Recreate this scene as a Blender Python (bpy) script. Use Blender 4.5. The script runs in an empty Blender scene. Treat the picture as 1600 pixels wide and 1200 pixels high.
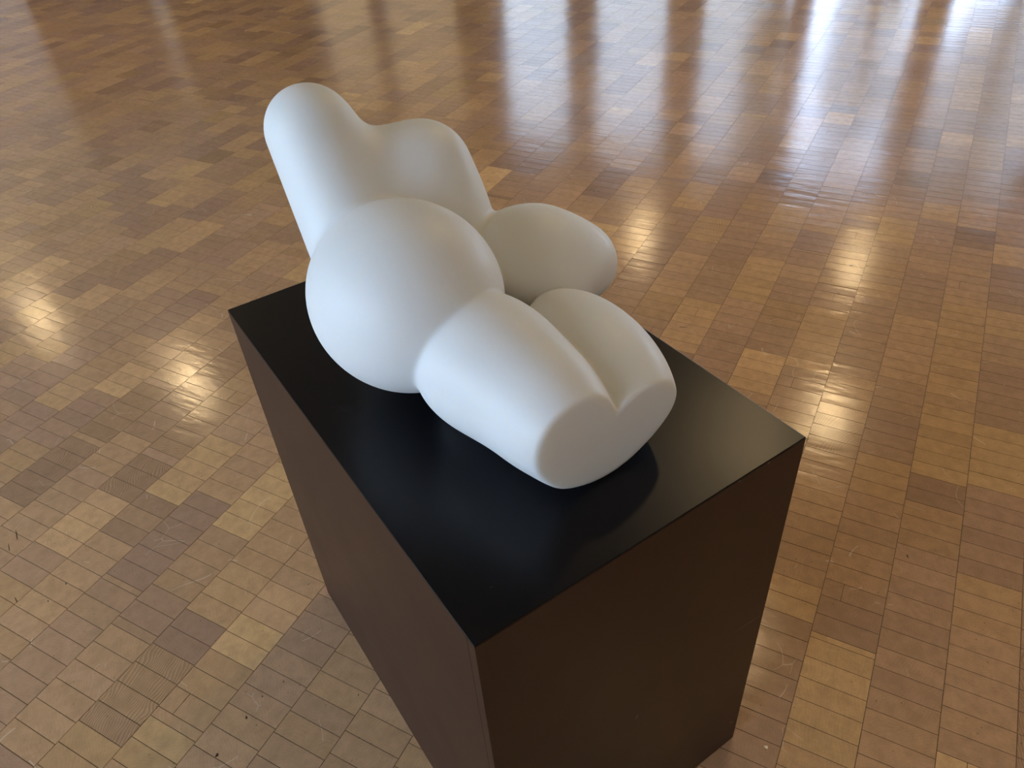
import bpy, math, random
import numpy as np
from mathutils import Matrix, Vector

sc = bpy.context.scene
COL = sc.collection

# ------------------------------------------------------------------ camera
# calibrated from the plinth: origin = foot of its near corner, x along its length, y across, z up
PL, PW, PH = 0.8465, 0.5402, 0.859
CAM = Vector((0.4417, -0.1926, 1.62))
right = Vector((0.56138887, 0.8251602, -0.06287436))
down = Vector((0.49950965, -0.39844936, -0.76923873))
fwd = Vector((-0.65979743, 0.40043571, -0.63586052))
cd = bpy.data.cameras.new('camera')
cd.sensor_fit = 'HORIZONTAL'; cd.sensor_width = 36.0
cd.lens = 36.0 * 1215.46 / 1600.0
cd.clip_start = 0.02; cd.clip_end = 200
cam = bpy.data.objects.new('camera', cd); COL.objects.link(cam)
up, back = -down, -fwd
cam.matrix_world = Matrix(((right.x, up.x, back.x, CAM.x), (right.y, up.y, back.y, CAM.y), (right.z, up.z, back.z, CAM.z), (0, 0, 0, 1)))
sc.camera = cam

# ------------------------------------------------------------------ light, exposure
SKY = 9.0
SKY_COL = (0.55, 0.72, 1.0)
LAMP = 240.0
EXPOSURE = 0.06
w = bpy.data.worlds.new('world'); sc.world = w; w.use_nodes = True
bg = w.node_tree.nodes['Background']
bg.inputs[0].default_value = (*SKY_COL, 1); bg.inputs[1].default_value = SKY
vs = sc.view_settings
vs.view_transform = 'Standard'; vs.look = 'None'; vs.gamma = 1.0; vs.exposure = EXPOSURE; vs.use_curve_mapping = False
sc.cycles.use_denoising = True
sc.cycles.max_bounces = 8; sc.cycles.diffuse_bounces = 5; sc.cycles.glossy_bounces = 4
sc.cycles.sample_clamp_indirect = 6.0

# room axes: e1 runs along the parquet strips, e2 across them
A = math.radians(118.03)
E1 = Vector((math.cos(A), math.sin(A), 0)); E2 = Vector((-math.sin(A), math.cos(A), 0))
RM = Matrix(((E1.x, E2.x, 0, 0), (E1.y, E2.y, 0, 0), (0, 0, 1, 0), (0, 0, 0, 1)))   # room -> world
X0, X1, Y0, Y1, ZC = -2.8, 9.0, -4.0, 9.2, 3.3     # room extents (e1, e2), ceiling

WA = [(-3.7, -1.5), (-1.3, -0.12), (0.10, 1.22), (1.34, 2.42), (2.77, 3.76), (4.06, 5.09), (5.68, 7.0), (7.1, 8.2)]   # far windows (e2 ranges)
ZA = (0.35, 2.8)
WC = [(0.5, 2.45), (2.6, 4.55), (4.7, 6.65), (6.8, 8.75)]             # windows behind the camera (e2 ranges)
ZW = (0.12, 3.15)
def portal(name, x, y0, y1, z0, z1, facing):
    l = bpy.data.lights.new(name, 'AREA'); l.shape = 'RECTANGLE'; l.size = y1 - y0; l.size_y = z1 - z0
    l.energy = 1; l.cycles.is_portal = True
    o = bpy.data.objects.new(name, l); COL.objects.link(o)
    zax = Vector((-facing, 0, 0)); xax = Vector((0, 1, 0)); yax = zax.cross(xax)   # the light shines along -z
    m = Matrix(((xax.x, yax.x, zax.x, x), (xax.y, yax.y, zax.y, (y0 + y1) / 2), (xax.z, yax.z, zax.z, (z0 + z1) / 2), (0, 0, 0, 1)))
    o.matrix_world = RM @ m
for a, b in WA: portal('daylight_portal', X1 + 0.32, a, b, *ZA, -1)
for a, b in WC: portal('daylight_portal', X0 - 0.32, a, b, *ZW, 1)

# ------------------------------------------------------------------ helpers
def mesh_obj(name, verts, faces, mat=None, parent=None, smooth=False, room=False):
    me = bpy.data.meshes.new(name); me.from_pydata([tuple(v) for v in verts], [], faces); me.update()
    if mat: me.materials.append(mat)
    if smooth:
        for p in me.polygons: p.use_smooth = True
    o = bpy.data.objects.new(name, me); COL.objects.link(o)
    if parent: o.parent = parent
    if room: o.matrix_world = RM
    return o
BF = [(0, 3, 2, 1), (4, 5, 6, 7), (0, 1, 5, 4), (1, 2, 6, 5), (2, 3, 7, 6), (3, 0, 4, 7)]
def boxv(x0, x1, y0, y1, z0, z1):
    return [(x0, y0, z0), (x1, y0, z0), (x1, y1, z0), (x0, y1, z0), (x0, y0, z1), (x1, y0, z1), (x1, y1, z1), (x0, y1, z1)]
class MB:
    def __init__(s): s.v = []; s.f = []
    def box(s, *a):
        n = len(s.v); s.v += boxv(*a); s.f += [tuple(i + n for i in q) for q in BF]; return s
    def ring(s, prof, n, c=(0, 0, 0), cap=True):
        b = len(s.v)
        for r, z in prof:
            for k in range(n):
                t = 2 * math.pi * k / n; s.v.append((c[0] + r * math.cos(t), c[1] + r * math.sin(t), c[2] + z))
        for i in range(len(prof) - 1):
            for k in range(n):
                s.f.append((b + i * n + k, b + i * n + (k + 1) % n, b + (i + 1) * n + (k + 1) % n, b + (i + 1) * n + k))
        if cap: s.f.append(tuple(b + (len(prof) - 1) * n + k for k in range(n)))
        return s
    def obj(s, name, mat, parent=None, smooth=False, room=False): return mesh_obj(name, s.v, s.f, mat, parent, smooth, room)
def bevel(o, wd, seg=2):
    m = o.modifiers.new('bevel', 'BEVEL'); m.width = wd; m.segments = seg; m.limit_method = 'ANGLE'; return o
def empty(name, loc=(0, 0, 0)):
    o = bpy.data.objects.new(name, None); o.empty_display_size = 0.1; COL.objects.link(o); o.location = loc; return o
def tag(o, label, cat, group=None):
    o['label'] = label; o['category'] = cat
    if group: o['group'] = group
    return o
def structure(o): o['kind'] = 'structure'; return o
class NT:
    def __init__(s, name):
        s.m = bpy.data.materials.new(name); s.m.use_nodes = True; s.t = s.m.node_tree; s.b = s.t.nodes['Principled BSDF']
    def n(s, typ, **kw):
        o = s.t.nodes.new(typ)
        for k, v in kw.items(): setattr(o, k, v)
        return o
    def l(s, a, b): s.t.links.new(a, b)
    def math(s, op, a, b=None, c=None):
        o = s.n('ShaderNodeMath', operation=op)
        for i, v in enumerate((a, b, c)):
            if v is None: continue
            if isinstance(v, (int, float)): o.inputs[i].default_value = v
            else: s.l(v, o.inputs[i])
        return o.outputs[0]
    def mix(s, fac, a, b, blend='MIX'):
        o = s.n('ShaderNodeMix', data_type='RGBA', blend_type=blend)
        for sock, v in ((o.inputs[0], fac), (o.inputs[6], a), (o.inputs[7], b)):
            if isinstance(v, (int, float)): sock.default_value = v
            elif isinstance(v, tuple): sock.default_value = (*v, 1)
            else: s.l(v, sock)
        return o.outputs[2]
    def noise(s, vec, scale, detail=3, rough=.5, dist=0, dim='3D'):
        o = s.n('ShaderNodeTexNoise', noise_dimensions=dim)
        o.inputs['Scale'].default_value = scale; o.inputs['Detail'].default_value = detail; o.inputs['Roughness'].default_value = rough; o.inputs['Distortion'].default_value = dist
        if vec is not None: s.l(vec, o.inputs['Vector'])
        return o.outputs[0]
    def ramp(s, fac, stops):
        o = s.n('ShaderNodeValToRGB'); e = o.color_ramp.elements
        while len(e) < len(stops): e.new(0.5)
        for q, (p, c) in zip(e, stops): q.position = p; q.color = (*c, 1) if len(c) == 3 else c
        s.l(fac, o.inputs[0]); return o.outputs[0]
    def bump(s, h, strength, dist):
        o = s.n('ShaderNodeBump'); o.inputs['Strength'].default_value = strength; o.inputs['Distance'].default_value = dist
        s.l(h, o.inputs['Height']); s.l(o.outputs[0], s.b.inputs['Normal']); return o
    def set(s, **kw):
        for k, v in kw.items():
            i = s.b.inputs[k.replace('_', ' ')]
            i.default_value = (*v, 1) if isinstance(v, tuple) and len(v) == 3 and i.type == 'RGBA' else v
        return s.m
def plain(name, col, rough=.6, spec=.5, metal=0):
    n = NT(name)
    tc = n.n('ShaderNodeTexCoord')
    f = n.noise(tc.outputs['Object'], 9, 4)
    n.l(n.mix(f, tuple(c * .93 for c in col), tuple(min(1, c * 1.05) for c in col)), n.b.inputs['Base Color'])
    n.set(Roughness=rough, Specular_IOR_Level=spec, Metallic=metal)
    return n.m

# ------------------------------------------------------------------ materials
def wood_block(name, obj_attr):
    n = NT(name)
    at = n.n('ShaderNodeAttribute', attribute_type='OBJECT' if obj_attr else 'GEOMETRY', attribute_name='tint')
    sep = n.n('ShaderNodeSeparateXYZ'); n.l(at.outputs['Vector'], sep.inputs[0])
    val, hue, seed = sep.outputs
    geo = n.n('ShaderNodeNewGeometry')
    rot = n.n('ShaderNodeVectorRotate', rotation_type='Z_AXIS'); rot.inputs['Angle'].default_value = -A
    n.l(geo.outputs['Position'], rot.inputs['Vector'])
    off = n.n('ShaderNodeCombineXYZ')
    n.l(n.math('MULTIPLY', seed, 37.0), off.inputs[0]); n.l(n.math('MULTIPLY', seed, 91.0), off.inputs[1]); n.l(n.math('MULTIPLY', seed, 13.0), off.inputs[2])
    add = n.n('ShaderNodeVectorMath', operation='ADD'); n.l(rot.outputs[0], add.inputs[0]); n.l(off.outputs[0], add.inputs[1])
    v = add.outputs[0]
    base = n.ramp(hue, [(0.0, (0.42, 0.245, 0.155)), (0.35, (0.50, 0.292, 0.165)), (0.7, (0.575, 0.336, 0.16)), (1.0, (0.65, 0.395, 0.175))])
    vm = n.n('ShaderNodeVectorMath', operation='SCALE'); n.l(base, vm.inputs[0]); n.l(val, vm.inputs[3])
    # end-grain rings: arcs around a centre that differs from pack to pack
    wv = n.n('ShaderNodeTexWave', wave_type='BANDS', wave_profile='SAW')
    wv.inputs['Scale'].default_value = 46; wv.inputs['Distortion'].default_value = 7.0; wv.inputs['Detail'].default_value = 2; wv.inputs['Detail Scale'].default_value = .16
    wr = n.n('ShaderNodeVectorRotate', rotation_type='Z_AXIS'); n.l(v, wr.inputs['Vector']); n.l(n.math('MULTIPLY', seed, 40.0), wr.inputs['Angle'])
    wn = n.n('ShaderNodeTexNoise'); wn.inputs['Scale'].default_value = 13; wn.inputs['Detail'].default_value = 1; n.l(v, wn.inputs['Vector'])
    wd = n.n('ShaderNodeVectorMath', operation='MULTIPLY_ADD'); n.l(wn.outputs['Color'], wd.inputs[0]); wd.inputs[1].default_value = (.055, .055, 0); n.l(wr.outputs[0], wd.inputs[2])
    n.l(wd.outputs[0], wv.inputs['Vector'])
    strong = n.math('MULTIPLY_ADD', n.math('GREATER_THAN', n.math('FRACT', n.math('MULTIPLY', seed, 7.31)), .91), .46, .10)
    ring = n.math('MULTIPLY', wv.outputs['Fac'], strong)
    c1 = n.mix(ring, vm.outputs[0], (0.13, 0.07, 0.03))
    f1 = n.noise(v, 34, 4, .6); f2 = n.noise(v, 240, 3, .6); f3 = n.noise(rot.outputs[0], 1.1, 3, .5)
    c2 = n.mix(n.math('MULTIPLY', n.math('SUBTRACT', f1, .36), .85), c1, (0.16, 0.095, 0.045))
    c2 = n.mix(n.math('MULTIPLY', f2, .30), c2, (0.20, 0.12, 0.06))
    # specks and small dark checks in the wood
    sp = n.n('ShaderNodeTexVoronoi', feature='F1'); sp.inputs['Scale'].default_value = 30; n.l(v, sp.inputs['Vector'])
    c2 = n.mix(n.math('MULTIPLY', n.math('LESS_THAN', sp.outputs['Distance'], .055), .45), c2, (0.09, 0.045, 0.02))
    # fine pale scratches in the varnish
    dn = n.n('ShaderNodeTexNoise'); dn.inputs['Scale'].default_value = 3.0; dn.inputs['Detail'].default_value = 1; n.l(geo.outputs['Position'], dn.inputs['Vector'])
    dv = n.n('ShaderNodeVectorMath', operation='MULTIPLY_ADD'); n.l(dn.outputs['Color'], dv.inputs[0]); dv.inputs[1].default_value = (.5, .5, .5); n.l(geo.outputs['Position'], dv.inputs[2])
    ve = n.n('ShaderNodeTexVoronoi', feature='DISTANCE_TO_EDGE'); ve.inputs['Scale'].default_value = 5.5; n.l(dv.outputs[0], ve.inputs['Vector'])
    msk = n.math('GREATER_THAN', n.noise(geo.outputs['Position'], 9, 2, .5), .59)
    scr = n.math('MULTIPLY', n.math('LESS_THAN', ve.outputs['Distance'], .0045), msk)
    c2 = n.mix(n.math('MULTIPLY', scr, .35), c2, (0.72, 0.60, 0.46))
    n.l(c2, n.b.inputs['Base Color'])
    # worn varnish: gloss varies in large soft patches and with fine scuffs
    ms = n.n('ShaderNodeMapping'); ms.inputs['Scale'].default_value = (6, 60, 1); n.l(rot.outputs[0], ms.inputs['Vector'])
    scuff = n.noise(ms.outputs[0], 2.2, 5, .65, 1.0)
    r = n.math('ADD', n.math('MULTIPLY_ADD', f3, .08, .078), n.math('MULTIPLY', scuff, .09))
    n.l(r, n.b.inputs['Roughness'])
    mw = n.n('ShaderNodeMapping'); mw.inputs['Scale'].default_value = (30, 7, 1); n.l(v, mw.inputs['Vector'])
    wav = n.noise(mw.outputs[0], 1.0, 2, .5)
    h = n.math('ADD', n.math('MULTIPLY', wav, 1.0), n.math('MULTIPLY', n.math('ADD', f2, ring), .08))
    n.bump(h, .7, .0012)
    n.set(Specular_IOR_Level=.5)
    return n.m
M_block = wood_block('parquet_block_wood', True)
M_field = wood_block('parquet_field_wood', False)
M_joint = plain('joint_filler', (0.12, 0.068, 0.034), .55, .4)

def stone():
    n = NT('white_alabaster')
    tc = n.n('ShaderNodeTexCoord'); v = tc.outputs['Object']
    f = n.noise(v, 7, 4, .55, .6); g = n.noise(v, 190, 2, .5)
    c = n.mix(n.math('MULTIPLY', n.math('SUBTRACT', f, .35), .6), (0.80, 0.795, 0.785), (0.75, 0.745, 0.72))
    n.l(c, n.b.inputs['Base Color'])
    mott = n.noise(v, 110, 4, .7)
    n.l(n.math('MULTIPLY_ADD', n.math('SUBTRACT', mott, .5), .7, .48), n.b.inputs['Roughness'])
    n.bump(g, .12, .0006)
    n.set(Specular_IOR_Level=.5, Subsurface_Weight=.7, Subsurface_Scale=.03)
    n.b.inputs['Subsurface Radius'].default_value = (1.0, .9, .75)
    return n.m
M_stone = stone()

def plinth_mat(name, col, rough, spec, speck):
    n = NT(name)
    tc = n.n('ShaderNodeTexCoord'); v = tc.outputs['Object']
    f = n.noise(v, 3.0, 4, .55); g = n.noise(v, 900, 2, .5)
    vo = n.n('ShaderNodeTexVoronoi', feature='F1'); vo.inputs['Scale'].default_value = 14; n.l(v, vo.inputs['Vector'])
    c = n.mix(f, tuple(x * .85 for x in col), tuple(x * 1.15 for x in col))
    c = n.mix(n.math('MULTIPLY', n.math('LESS_THAN', vo.outputs['Distance'], .018), speck), c, (0.25, 0.24, 0.22))
    n.l(c, n.b.inputs['Base Color'])
    n.l(n.math('MULTIPLY_ADD', n.math('SUBTRACT', f, .5), .16, rough), n.b.inputs['Roughness'])
    n.bump(g, .05, .0004)
    n.set(Specular_IOR_Level=spec)
    return n.m
M_top = plinth_mat('black_laminate', (0.0026, 0.0025, 0.0044), .30, .235, .2)
M_side = plinth_mat('dark_brown_lacquer', (0.031, 0.0108, 0.0045), .44, .33, .3)
M_scuff = plain('pale_scuff', (0.16, 0.11, 0.075), .6)
M_wall = plain('white_wall_paint', (0.80, 0.79, 0.76), .8, .3)
M_ceil = plain('ceiling_paint', (0.72, 0.70, 0.66), .85, .2)
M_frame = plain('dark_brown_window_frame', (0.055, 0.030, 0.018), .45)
M_dark = plain('dark_wood_door', (0.085, 0.038, 0.015), .45)
M_tan = plain('brown_curtain', (0.22, 0.13, 0.06), .9, .1)
M_metal = plain('brushed_metal', (0.55, 0.54, 0.52), .3, .5, 1.0)
M_knot = plain('dark_knot', (0.035, 0.014, 0.008), .5)
M_grass = plain('lawn', (0.10, 0.17, 0.05), .9, .1)
M_leaf = plain('hedge_leaves', (0.05, 0.10, 0.03), .8, .2)
M_bark = plain('bark', (0.09, 0.065, 0.045), .9, .1)
def glass():
    m = bpy.data.materials.new('window_glass'); m.use_nodes = True; t = m.node_tree; t.nodes.clear()
    o = t.nodes.new('ShaderNodeOutputMaterial'); mx = t.nodes.new('ShaderNodeMixShader'); tr = t.nodes.new('ShaderNodeBsdfTransparent'); gl = t.nodes.new('ShaderNodeBsdfGlossy')
    gl.inputs['Roughness'].default_value = 0.02; mx.inputs[0].default_value = .06; tr.inputs[0].default_value = (.97, .97, .97, 1)
    t.links.new(tr.outputs[0], mx.inputs[1]); t.links.new(gl.outputs[0], mx.inputs[2]); t.links.new(mx.outputs[0], o.inputs[0]); return m
M_glass = glass()
def lamp_mat():
    n = NT('warm_lamp_glow'); n.set(Base_Color=(.8, .75, .6), Emission_Color=(1.0, .72, .38), Emission_Strength=LAMP); return n.m
M_lamp = lamp_mat()

# ------------------------------------------------------------------ floor: end-grain blocks in strips
rnd = random.Random(11)
PITCH, OFF0, BL = 0.1395, 1.607, 0.0535
TH, GAP = 0.018, 0.0015
floor = structure(MB().box(X0 - .3, X1 + .3, Y0 - .3, Y1 + .3, -.12, -.0012).obj('floor', M_joint, room=True))
def project(p):
    q = Vector(p) - CAM; z = q.dot(fwd)
    return (800 + 1215.46 * q.dot(right) / z, 600 + 1215.46 * q.dot(down) / z, z) if z > .05 else None
blocks = []   # (e1a, e1b, e2a, e2b, tint)
k0 = int(math.floor((OFF0 - Y1) / PITCH)); k1 = int(math.ceil((OFF0 - Y0) / PITCH))
def pack_tint():
    u = rnd.random()
    v = rnd.gauss(1.0, .06); h = min(1, max(0, rnd.gauss(.45, .2)))
    if u < .10: v *= 1.08; h = min(1, h + .3)
    elif u < .22: v *= .94; h = max(0, h - .2)
    return v, h, rnd.random()
PX1 = 0.628; PX0 = PX1 - 3 * PITCH     # beside the right corner the blocks of two strips lie the other way round
def lay_strip(s, end, ya, yb):
    left = 0; out = []
    while s < end - .004:
        bl = BL
        if left == 0:
            left = rnd.choice((2, 3, 3, 3, 4, 5, 6)); t = pack_tint()
            if rnd.random() < .07: bl = BL * rnd.choice((.3, .45, .6)); left = 1
        left -= 1
        e = s + bl + rnd.gauss(0, .0004)
        if e > end - .012: e = end
        tt = (t[0] * rnd.gauss(1, .03), min(1, max(0, t[1] + rnd.gauss(0, .05))), t[2])
        if rnd.random() < .03:          # a block pieced together from two
            m = ya + (yb - ya) * rnd.choice((.3, .5, .68)); out += [(s, e, ya, m, tt), (s, e, m, yb, tt)]
        else: out.append((s, e, ya, yb, tt))
        s = e
    return out
for k in range(k0, k1):
    yb = OFF0 - k * PITCH; ya = yb - PITCH
    st = X0 - rnd.random() * .05
    if k in (16, 17): blocks += lay_strip(st, PX0, ya, yb) + lay_strip(PX1, X1, ya, yb)
    else: blocks += lay_strip(st, X1, ya, yb)
for i in range(3):
    y = OFF0 - 16 * PITCH
    for j in range(5):
        if j % 3 == 0: t = pack_tint()
        blocks.append((PX0 + i * PITCH, PX0 + (i + 1) * PITCH, y - .4 * PITCH, y, t)); y -= .4 * PITCH
# the plinth hides part of the floor; pick the 300 blocks that show largest
cand = []
for i, b in enumerate(blocks):
    c = E1 * ((b[0] + b[1]) / 2) + E2 * ((b[2] + b[3]) / 2)
    pr = project(c)
    if pr is None or not (-25 < pr[0] < 1625 and -10 < pr[1] < 1225): continue
    if (c.x > -PL and c.x < 0 and c.y > 0 and c.y < PW): continue
    # hidden behind the plinth?  follow the sight line down to the block
    hid = False
    for q in range(1, 60):
        p = CAM.lerp(c, q / 60)
        if -PL < p.x < 0 and 0 < p.y < PW and p.z < PH: hid = True; break
    if hid: continue
    area = (b[1] - b[0]) * (b[3] - b[2]) * CAM.z / (pr[2] ** 3)
    cand.append((-area, i))
cand.sort(); near = set(i for _, i in cand[:300])
# one shared block mesh (unit size, chamfered top), scaled per piece
def block_mesh():
    v = boxv(-.5, .5, -.5, .5, -1, 0)
    return v, [BF[1]] + BF[2:] + [BF[0]]
bv, bf = block_mesh()
bme = bpy.data.meshes.new('wood_block'); bme.from_pydata(bv, [], bf); bme.update(); bme.materials.append(M_block)
FV, FF, FT = [], [], []
bva = np.array(bv)
for i, (a, b, c, d, t) in enumerate(blocks):
    cx, cy = (a + b) / 2, (c + d) / 2
    tx, ty = rnd.gauss(0, .0024), rnd.gauss(0, .0011); dz = rnd.gauss(0, .00012)
    if i in near:
        o = bpy.data.objects.new('wood_block', bme); COL.objects.link(o); o.parent = floor
        o.matrix_parent_inverse = Matrix.Identity(4)
        o.location = (cx, cy, dz); o.rotation_euler = (ty, tx, 0); o.scale = (b - a - GAP, d - c - GAP, TH)
        o['tint'] = t
    else:
        q = bva * [b - a - GAP, d - c - GAP, TH]
        q[:, 2] += dz - q[:, 0] * tx + q[:, 1] * ty
        n = len(FV) * 8
        FV.append(q + [cx, cy, 0]); FF.append(n); FT.append(t)
FV = np.concatenate(FV); nb = len(FF)
faces = np.array([list(q) for q in bf[:5]])
allf = (faces[None] + np.array(FF)[:, None, None]).reshape(-1, 4)
fm = bpy.data.meshes.new('wood_block_field')
fm.vertices.add(len(FV)); fm.vertices.foreach_set('co', FV.astype(np.float32).ravel())
fm.loops.add(allf.size); fm.loops.foreach_set('vertex_index', allf.astype(np.int32).ravel())
fm.polygons.add(len(allf)); fm.polygons.foreach_set('loop_start', np.arange(0, allf.size, 4, dtype=np.int32))
fm.polygons.foreach_set('loop_total', np.full(len(allf), 4, dtype=np.int32))
fm.polygons.foreach_set('use_smooth', np.zeros(len(allf), bool)); fm.update(calc_edges=True); fm.validate()
at = fm.attributes.new('tint', 'FLOAT_VECTOR', 'FACE'); at.data.foreach_set('vector', np.repeat(np.array(FT, dtype=np.float32), 5, axis=0).ravel())
fm.materials.append(M_field)
fo = bpy.data.objects.new('wood_block_field', fm); COL.objects.link(fo); fo.parent = floor; fo['kind'] = 'stuff'

def on_plane(u, v, h=0.0):
    d = right * ((u - 800) / 1215.46) + down * ((v - 600) / 1215.46) + fwd
    return CAM + d * ((h - CAM.z) / d.z)
def floor_mark(name, u, v, rx, ry, ang, mat, hgt=.0006):
    p = RM.inverted() @ on_plane(u, v)
    m = MB(); n = 14; m.v = []
    ca, sa = math.cos(ang), math.sin(ang)
    for z, kk in ((-.002, 1), (hgt * .7, 1), (hgt, .75)):
        for q in range(n):
            t = 2 * math.pi * q / n; j = 1 + .12 * math.sin(3 * t + u)
            x, y = rx * kk * j * math.cos(t), ry * kk * j * math.sin(t); m.v.append((p.x + x * ca - y * sa, p.y + x * sa + y * ca, z))
    for i in range(2):
        for q in range(n): m.f.append((i * n + q, i * n + (q + 1) % n, (i + 1) * n + (q + 1) % n, (i + 1) * n + q))
    m.f.append(tuple(2 * n + q for q in range(n)))
    return m.obj(name, mat, floor)
for u, v, rx, ry, a in ((385, 1121, .004, .0022, .9), (339, 1180, .0045, .003, .2), (410, 1088, .0022, .0014, 1), (103, 912, .0035, .0015, .9), (75, 939, .0035, .001, 1.0), (443, 1065, .002, .0012, .5), (193, 767, .002, .0013, 0),
                        (1418, 869, .006, .0016, .4), (560, 1086, .003, .001, .3), (25, 1500 / 1.6, .012, .0010, 1.2), (26, 836, .022, .0012, 1.05), (14, 856, .016, .0010, 1.05), (1067, 511, .014, .0016, 1.9), (1330, 415, .004, .007, .2), (1310, 458, .008, .001, 1.1)):
    floor_mark('knot', u, v, rx, ry, a, M_knot, .0003)
floor_mark('nail_head', 1197, 1168, .0042, .0042, 0, M_metal, .0012)['label'] = 'shiny metal nail head'
floor_mark('nail_head', 482, 912, .0028, .0028, 0, M_metal, .0006)

# ------------------------------------------------------------------ room shell
def wall_with_openings(name, xa, xb, wins, z0, z1, y0, y1):
    m = MB(); ys = [y0] + [q for w_ in wins for q in w_] + [y1]
    for i in range(0, len(ys), 2): m.box(xa, xb, ys[i], ys[i + 1], 0, ZC)
    for a, b in wins: m.box(xa, xb, a, b, 0, z0); m.box(xa, xb, a, b, z1, ZC)
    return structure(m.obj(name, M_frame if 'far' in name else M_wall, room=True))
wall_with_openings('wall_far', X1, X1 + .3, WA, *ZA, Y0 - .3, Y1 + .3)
wall_with_openings('wall_back', X0 - .3, X0, WC, *ZW, Y0 - .3, Y1 + .3)
structure(MB().box(X0, X1, Y1, Y1 + .3, 0, ZC).obj('wall_left', M_wall, room=True))
structure(MB().box(X0, X1, Y0 - .3, Y0, 0, ZC).obj('wall_right', M_wall, room=True))
structure(MB().box(X0 - .3, X1 + .3, Y0 - .3, Y1 + .3, ZC, ZC + .2).obj('ceiling', M_ceil, room=True))
nwin = 0
def window(xa, xb, a, b, z0, z1):
    global nwin; nwin += 1
    fw = .045; xm = (xa + xb) / 2
    m = MB().box(xm - .04, xm + .04, a, a + fw, z0, z1).box(xm - .04, xm + .04, b - fw, b, z0, z1).box(xm - .04, xm + .04, a + fw, b - fw, z0, z0 + fw).box(xm - .04, xm + .04, a + fw, b - fw, z1 - fw, z1)
    o = structure(m.obj('window_%d' % nwin, M_frame, room=True))
    MB().box(xm - .004, xm + .004, a + fw, b - fw, z0 + fw, z1 - fw).obj('pane', M_glass, o)
for a, b in WA: window(X1, X1 + .3, a, b, *ZA)
for a, b in WC: window(X0 - .3, X0, a, b, *ZW)
# dark double door and a curtain on the left wall, seen as dark patches in the varnish
door = structure(MB().box(5.5, 7.1, Y1 - .05, Y1 - .002, 0.001, 2.15).obj('door_1', M_dark, room=True))
for a in (5.58, 6.34):
    for z in (.12, 1.12): MB().box(a, a + .68, Y1 - .062, Y1 - .05, z, z + .9).obj('door_panel', M_dark, door)
MB().box(6.24, 6.27, Y1 - .10, Y1 - .05, .98, 1.12).obj('door_handle', M_metal, door)
structure(MB().box(7.4, X1 - .05, Y1 - .035, Y1 - .002, 0.001, 2.3).obj('wall_curtain_1', M_tan, room=True))

# ceiling downlights
LAMPS = [(7.9, 2.57), (8.14, .1), (5.46, -.09), (2.87, .15), (3.4, 5.77), (3.54, 8.36), (.3, -2.6)]  # last lamp is an unseen warm fill added for the sculpture's front face
LAMP_AT = ['on the floor just right of the sculpture', 'on the floor near the right edge of the picture', 'on the floor beside the right corner of the plinth', 'as a sheen on the black plinth top',
           'on the floor left of the plinth', 'on the floor at the left edge of the picture', '']
for i, (x, y) in enumerate(LAMPS):
    p = RM @ Vector((x, y, ZC))
    o = empty('ceiling_lamp', p)
    tag(o, 'round warm ceiling lamp ' + ('mirrored ' + LAMP_AT[i] if LAMP_AT[i] else 'added unseen as fill to the right of the plinth'), 'lamp', 'ceiling lamps')
    MB().ring([(.12, -.002), (.12, -.05), (.095, -.06), (.09, -.03)], 28, cap=False).obj('lamp_ring', M_metal, o, True)
    MB().ring([(.09, -.028), (.065, -.040), (.025, -.046)], 28).obj('lamp_disc', M_lamp, o, True)

# garden outside the far windows
structure(MB().box(X1 + 4.5, X1 + 4.8, 2.45, 8.1, -.15, 7.5).obj('wall_dimming_pale', M_wall, room=True))  # unseen pale wall, added to dim the sky mirrored through these bays
structure(MB().box(X1 + 4.5, X1 + 4.8, 8.1, 18, -.15, 7.5).obj('wall_dimming_brown', M_tan, room=True))  # darker stretch, added so the leftmost bays mirror less light
def tree(x, y, h, r, seed, leaves=1200):
    g = random.Random(seed); o = empty('garden_tree', RM @ Vector((x, y, -.15)))
    tag(o, {1: 'small sparse', 2: 'slender', 3: 'added sky-dimming tall broad'}[seed] + ' green tree outside the far windows', 'tree', 'garden trees')
    MB().ring([(.13, 0), (.10, h * .4), (.05, h * .8)], 10).obj('trunk', M_bark, o, True)
    m = MB()
    for _ in range(leaves):
        t, q = g.random() * 2 * math.pi, g.random() ** .5
        z = g.uniform(-1, 1); rr = r * math.sqrt(max(0, 1 - z * z)) * q
        c = Vector((rr * math.cos(t), rr * math.sin(t), h * .62 + z * h * .36))
        a = Vector((g.gauss(0, 1), g.gauss(0, 1), g.gauss(0, 1))).normalized(); b = a.orthogonal().normalized(); k = g.uniform(.10, .2)
        n = len(m.v); m.v += [c - a * k, c - b * k * .5, c + a * k, c + b * k * .5]; m.f.append((n, n + 1, n + 2, n + 3))
    m.obj('foliage', M_leaf, o)
tree(X1 + 6, -1.0, 8.0, 1.5, 3, 1500); tree(X1 + 4, .9, 4.2, .75, 1, 350); tree(X1 + 2.6, 2.0, 5.2, .45, 2, 400)  # the broad first tree is added to screen bright sky off the floor
structure(MB().box(X1 + .3, X1 + 40, -30, 40, -.4, -.15).obj('ground_far', M_grass, room=True))
structure(MB().box(X0 - 30, X0 - .3, -30, 40, -.4, -.15).obj('ground_back', M_grass, room=True))

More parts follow.
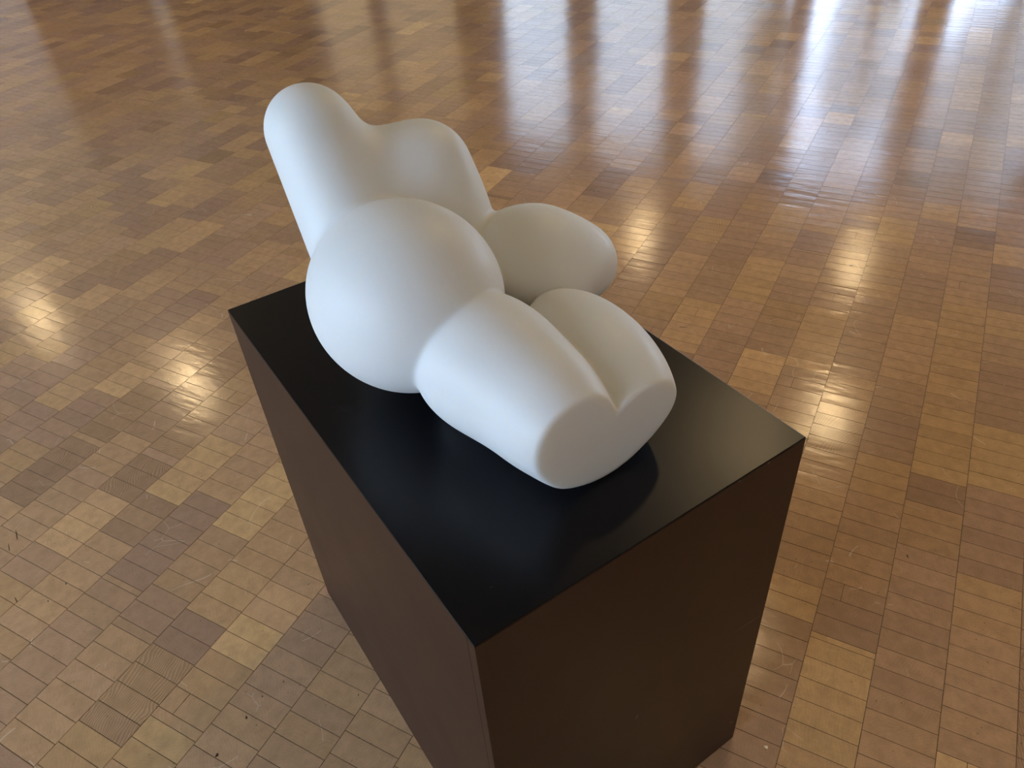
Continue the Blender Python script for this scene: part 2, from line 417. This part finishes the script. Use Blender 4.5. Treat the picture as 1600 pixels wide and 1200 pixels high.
# ------------------------------------------------------------------ plinth
pl = empty('plinth', (-PL / 2, PW / 2, 0))
tag(pl, 'tall dark brown plinth with a black top under the white sculpture', 'plinth')
hx, hy = PL / 2, PW / 2; T = .018; TT = .003
bevel(MB().box(-hx, hx, -hy, hy, PH - TT, PH).obj('top_panel', M_top, pl), .0012)
bevel(MB().box(-hx, hx - T, -hy, -hy + T, 0.0005, PH - TT - .0003).obj('side_panel', M_side, pl), .0008)
bevel(MB().box(-hx, hx - T, hy - T, hy, 0.0005, PH - TT - .0003).obj('side_panel', M_side, pl), .0008)
bevel(MB().box(hx - T + .0002, hx, -hy, hy, 0.0005, PH - TT - .0003).obj('end_panel', M_side, pl), .0008)
bevel(MB().box(-hx, -hx + T, -hy + T + .0002, hy - T - .0002, 0.0005, PH - TT - .0003).obj('end_panel', M_side, pl), .0008)
def scuff(y0, z0, y1, z1, wd):
    m = MB(); dx, dz = y1 - y0, z1 - z0; L = math.hypot(dx, dz); nx, nz = -dz / L * wd / 2, dx / L * wd / 2
    P = [(y0, z0), ((y0 + y1) / 2 + nx, (z0 + z1) / 2 + nz), (y1, z1), ((y0 + y1) / 2 - nx, (z0 + z1) / 2 - nz)]
    m.v = [(hx - .0004, a - hy, b) for a, b in P] + [(hx + .0003, a - hy, b) for a, b in P]
    m.f = [(4, 5, 6, 7), (0, 1, 5, 4), (1, 2, 6, 5), (2, 3, 7, 6), (3, 0, 4, 7)]
    m.obj('scuff_mark', M_scuff, pl)
def on_end(u, v):
    d = right * ((u - 800) / 1215.46) + down * ((v - 600) / 1215.46) + fwd
    p = CAM + d * ((0 - CAM.x) / d.x); return p.y, p.z
for a, b, wd in (((1146, 988), (1191, 960), .002), ((993, 1124), (997, 1115), .004), ((1140, 1130), (1145, 1127), .004), ((1199, 724), (1204, 722), .003), ((1153, 753), (1158, 751), .002)):
    scuff(*on_end(*a), *on_end(*b), wd)

# ------------------------------------------------------------------ sculpture
#SCULPT
SP = dict(
    tl=[-0.5437, 0.1709, 0.1657, 0.0774, -0.6653, 0.17, 0.3383, 0.0666],
    tr=[-0.571, 0.3159, 0.1262, 0.0842, -0.618, 0.3213, 0.2516, 0.0713],
    tc=[-0.5707, 0.2535, 0.1187, 0.0465, -0.6512, 0.2848, 0.1478, 0.1074],
    s1=[-0.4332, 0.1751, 0.1648, 0.1495, 0.1359, 0.134, 0.0373, -0.0253],
    s2=[-0.4642, 0.4219, 0.117, 0.1202, 0.1206, 0.0699, 0.2597, 0.0602, -0.2072],
    s2t=[-0.4328, 0.4842, 0.1016, 0.0486],
    l=[-0.2155, 0.2205, 0.1136, 0.1642, 0.0851, 0.0838, 0.0395, 0.1356],
    lb=[-0.2903, 0.1996, 0.1223, 0.0817],
    r=[-0.2195, 0.3475, 0.0876, 0.1555, 0.0856, 0.07, -0.1587, 0.1051],
    u=[-0.2204, 0.2803, 0.0534, 0.2461, 0.0845, 0.0549],
    core=[-0.5157, 0.2803, 0.0971, 0.0799],
    cut=[-0.1078, 0.0199, -0.0207],
    k=[0.0991, 0.0182, 0.0053],
    lf=[-0.3626, 0.201, 0.0526, 0.0375, -0.131, 0.2071, 0.0534, 0.0049],
)
def build_sculpture():
    Q = {k: np.array(v) for k, v in SP.items()}
    def smin(a, b, k):
        h = np.maximum(k - np.abs(a - b), 0) / k
        return np.minimum(a, b) - h * h * k * .25
    def rcone(p, t):
        a, r1, b, r2 = t[:3], t[3], t[4:7], t[7]
        ba = b - a; l2 = ba @ ba; rr = r1 - r2; a2 = l2 - rr * rr; il2 = 1 / l2
        pa = p - a; y = pa @ ba; z = y - l2
        q = pa * l2 - y[:, None] * ba; x2 = (q * q).sum(1)
        y2 = y * y * l2; z2 = z * z * l2; k = np.sign(rr) * rr * rr * x2
        d = (np.sqrt(x2 * a2 * il2) + y * rr) * il2 - r1
        d = np.where(np.sign(y) * a2 * y2 < k, np.sqrt(x2 + y2) * il2 - r1, d)
        return np.where(np.sign(z) * a2 * z2 > k, np.sqrt(x2 + z2) * il2 - r2, d)
    def ell(p, c, r, yaw=0., pitch=0., roll=0.):
        cy, sy, cp, sp, cr, sr = math.cos(yaw), math.sin(yaw), math.cos(pitch), math.sin(pitch), math.cos(roll), math.sin(roll)
        rot = np.array([[cy, -sy, 0], [sy, cy, 0], [0, 0, 1]]) @ np.array([[cp, 0, sp], [0, 1, 0], [-sp, 0, cp]]) @ np.array([[1, 0, 0], [0, cr, -sr], [0, sr, cr]])
        q = (p - c) @ rot
        k0 = np.sqrt(((q / r) ** 2).sum(1)); k1 = np.sqrt(((q / (r * r)) ** 2).sum(1))
        return k0 * (k0 - 1) / np.maximum(k1, 1e-9)
    def ball(p, t): return np.linalg.norm(p - t[:3], axis=1) - t[3]
    def field(p):
        k1, k2, k3 = Q['k'][:3]
        T_ = smin(smin(rcone(p, Q['tl']), rcone(p, Q['tr']), k1), rcone(p, Q['tc']), k1)
        l, r = (ell(p, Q[n_][:3], Q[n_][3:6], Q[n_][6], Q[n_][7]) for n_ in 'lr'); l = smin(l, ball(p, Q['lb']), .06); l = smin(l, rcone(p, Q['lf']), .03); u = -smin(-ell(p, Q['u'][:3], Q['u'][3:6]), .082 - p[:, 2], .03)
        th = smin(smin(smin(l, u, .05), smin(r, u, .03), k3), u, .006)
        t = Q['cut']; nn = np.array([1, t[1], t[2]]); nn /= np.linalg.norm(nn)
        th = -smin(-th, -((p - np.array([t[0], .28, 0])) @ nn), .0045)
        t = Q['s2']; s2 = ell(p, t[:3], t[3:6], t[6], t[7], t[8])
        s2 = smin(s2, rcone(p, np.array([*t[:3], .075, *Q['s2t']])), .05)
        d = smin(T_, ball(p, Q['core']), .03)
        d = smin(d, s2, .012)
        d = smin(d, ell(p, Q['s1'][:3], Q['s1'][3:6], Q['s1'][6], Q['s1'][7]), k2)
        d = smin(d, th, .006)
        return -smin(-d, p[:, 2] - .0005, .004)
    st = .0034
    lo = np.array([-.83, .02, -.012]); n = np.ceil((np.array([.01, .62, .46]) - lo) / st).astype(int)
    ax = [lo[i] + st * np.arange(n[i]) for i in range(3)]
    F = np.empty(n, np.float32)
    G = np.stack(np.meshgrid(ax[1], ax[2], indexing='ij'), -1).reshape(-1, 2)
    for i in range(0, n[0], 8):
        xs = ax[0][i:i + 8]
        P = np.concatenate([np.column_stack([np.full(len(G), x), G]) for x in xs])
        F[i:i + 8] = field(P).reshape(len(xs), n[1], n[2])
    # surface nets: one vertex in every cell the surface passes through
    S = F < 0
    c = np.zeros(n - 1, np.int8)
    for dx in (0, 1):
        for dy in (0, 1):
            for dz in (0, 1): c += S[dx:n[0] - 1 + dx, dy:n[1] - 1 + dy, dz:n[2] - 1 + dz]
    cells = np.argwhere((c > 0) & (c < 8)); idx = np.full(n - 1, -1, np.int64); idx[tuple(cells.T)] = np.arange(len(cells))
    acc = np.zeros((len(cells), 3)); cnt = np.zeros(len(cells))
    cor = [(x, y, z) for x in (0, 1) for y in (0, 1) for z in (0, 1)]
    for a in cor:
        for b in cor:
            if sum(b) - sum(a) == 1 and sum(abs(np.subtract(a, b))) == 1:
                fa = F[tuple((cells + a).T)]; fb = F[tuple((cells + b).T)]; m = (fa < 0) != (fb < 0)
                t = np.where(m, fa / np.where(m, fa - fb, 1), 0)
                acc += m[:, None] * (np.array(a) + t[:, None] * (np.array(b) - np.array(a))); cnt += m
    V = lo + st * (cells + acc / cnt[:, None])
    for _ in range(3):      # settle the vertices on the surface
        e = 5e-4; f0 = field(V); g = np.stack([field(V + e * np.eye(3)[i]) - field(V - e * np.eye(3)[i]) for i in range(3)], 1) / (2 * e)
        V = V - np.clip(f0, -.001, .001)[:, None] * g / np.maximum((g * g).sum(1), .25)[:, None]
    quads = []
    for axx in range(3):
        o1, o2 = [(1, 2), (2, 0), (0, 1)][axx]
        sh = np.eye(3, dtype=int)
        s0 = S; s1 = np.roll(S, -1, axis=axx)
        ed = np.argwhere(s0 != s1); ed = ed[(ed[:, axx] < n[axx] - 1) & (ed[:, o1] > 0) & (ed[:, o2] > 0) & (ed[:, o1] < n[o1] - 1) & (ed[:, o2] < n[o2] - 1)]
        q = np.stack([idx[tuple((ed - sh[o1] - sh[o2]).T)], idx[tuple((ed - sh[o2]).T)], idx[tuple(ed.T)], idx[tuple((ed - sh[o1]).T)]], 1)
        flip = ~S[tuple(ed.T)]; q[flip] = q[flip][:, ::-1]; quads.append(q)
    quads = np.concatenate(quads)
    quads = quads[(quads >= 0).all(1)]
    org = np.array([-.30, .28, 0.])
    me = bpy.data.meshes.new('torso_sculpture'); V = V - org
    me.vertices.add(len(V)); me.vertices.foreach_set('co', V.astype(np.float32).ravel())
    me.loops.add(quads.size); me.loops.foreach_set('vertex_index', quads.astype(np.int32).ravel())
    me.polygons.add(len(quads)); me.polygons.foreach_set('loop_start', np.arange(0, quads.size, 4, dtype=np.int32)); me.polygons.foreach_set('loop_total', np.full(len(quads), 4, dtype=np.int32))
    me.polygons.foreach_set('use_smooth', np.ones(len(quads), bool))
    me.update(calc_edges=True); me.validate(); me.materials.append(M_stone)
    o = bpy.data.objects.new('torso_sculpture', me); COL.objects.link(o); o.location = (org[0], org[1], PH)
    tag(o, 'smooth white alabaster abstract torso sculpture lying on the black plinth top', 'sculpture')
    return o
build_sculpture()
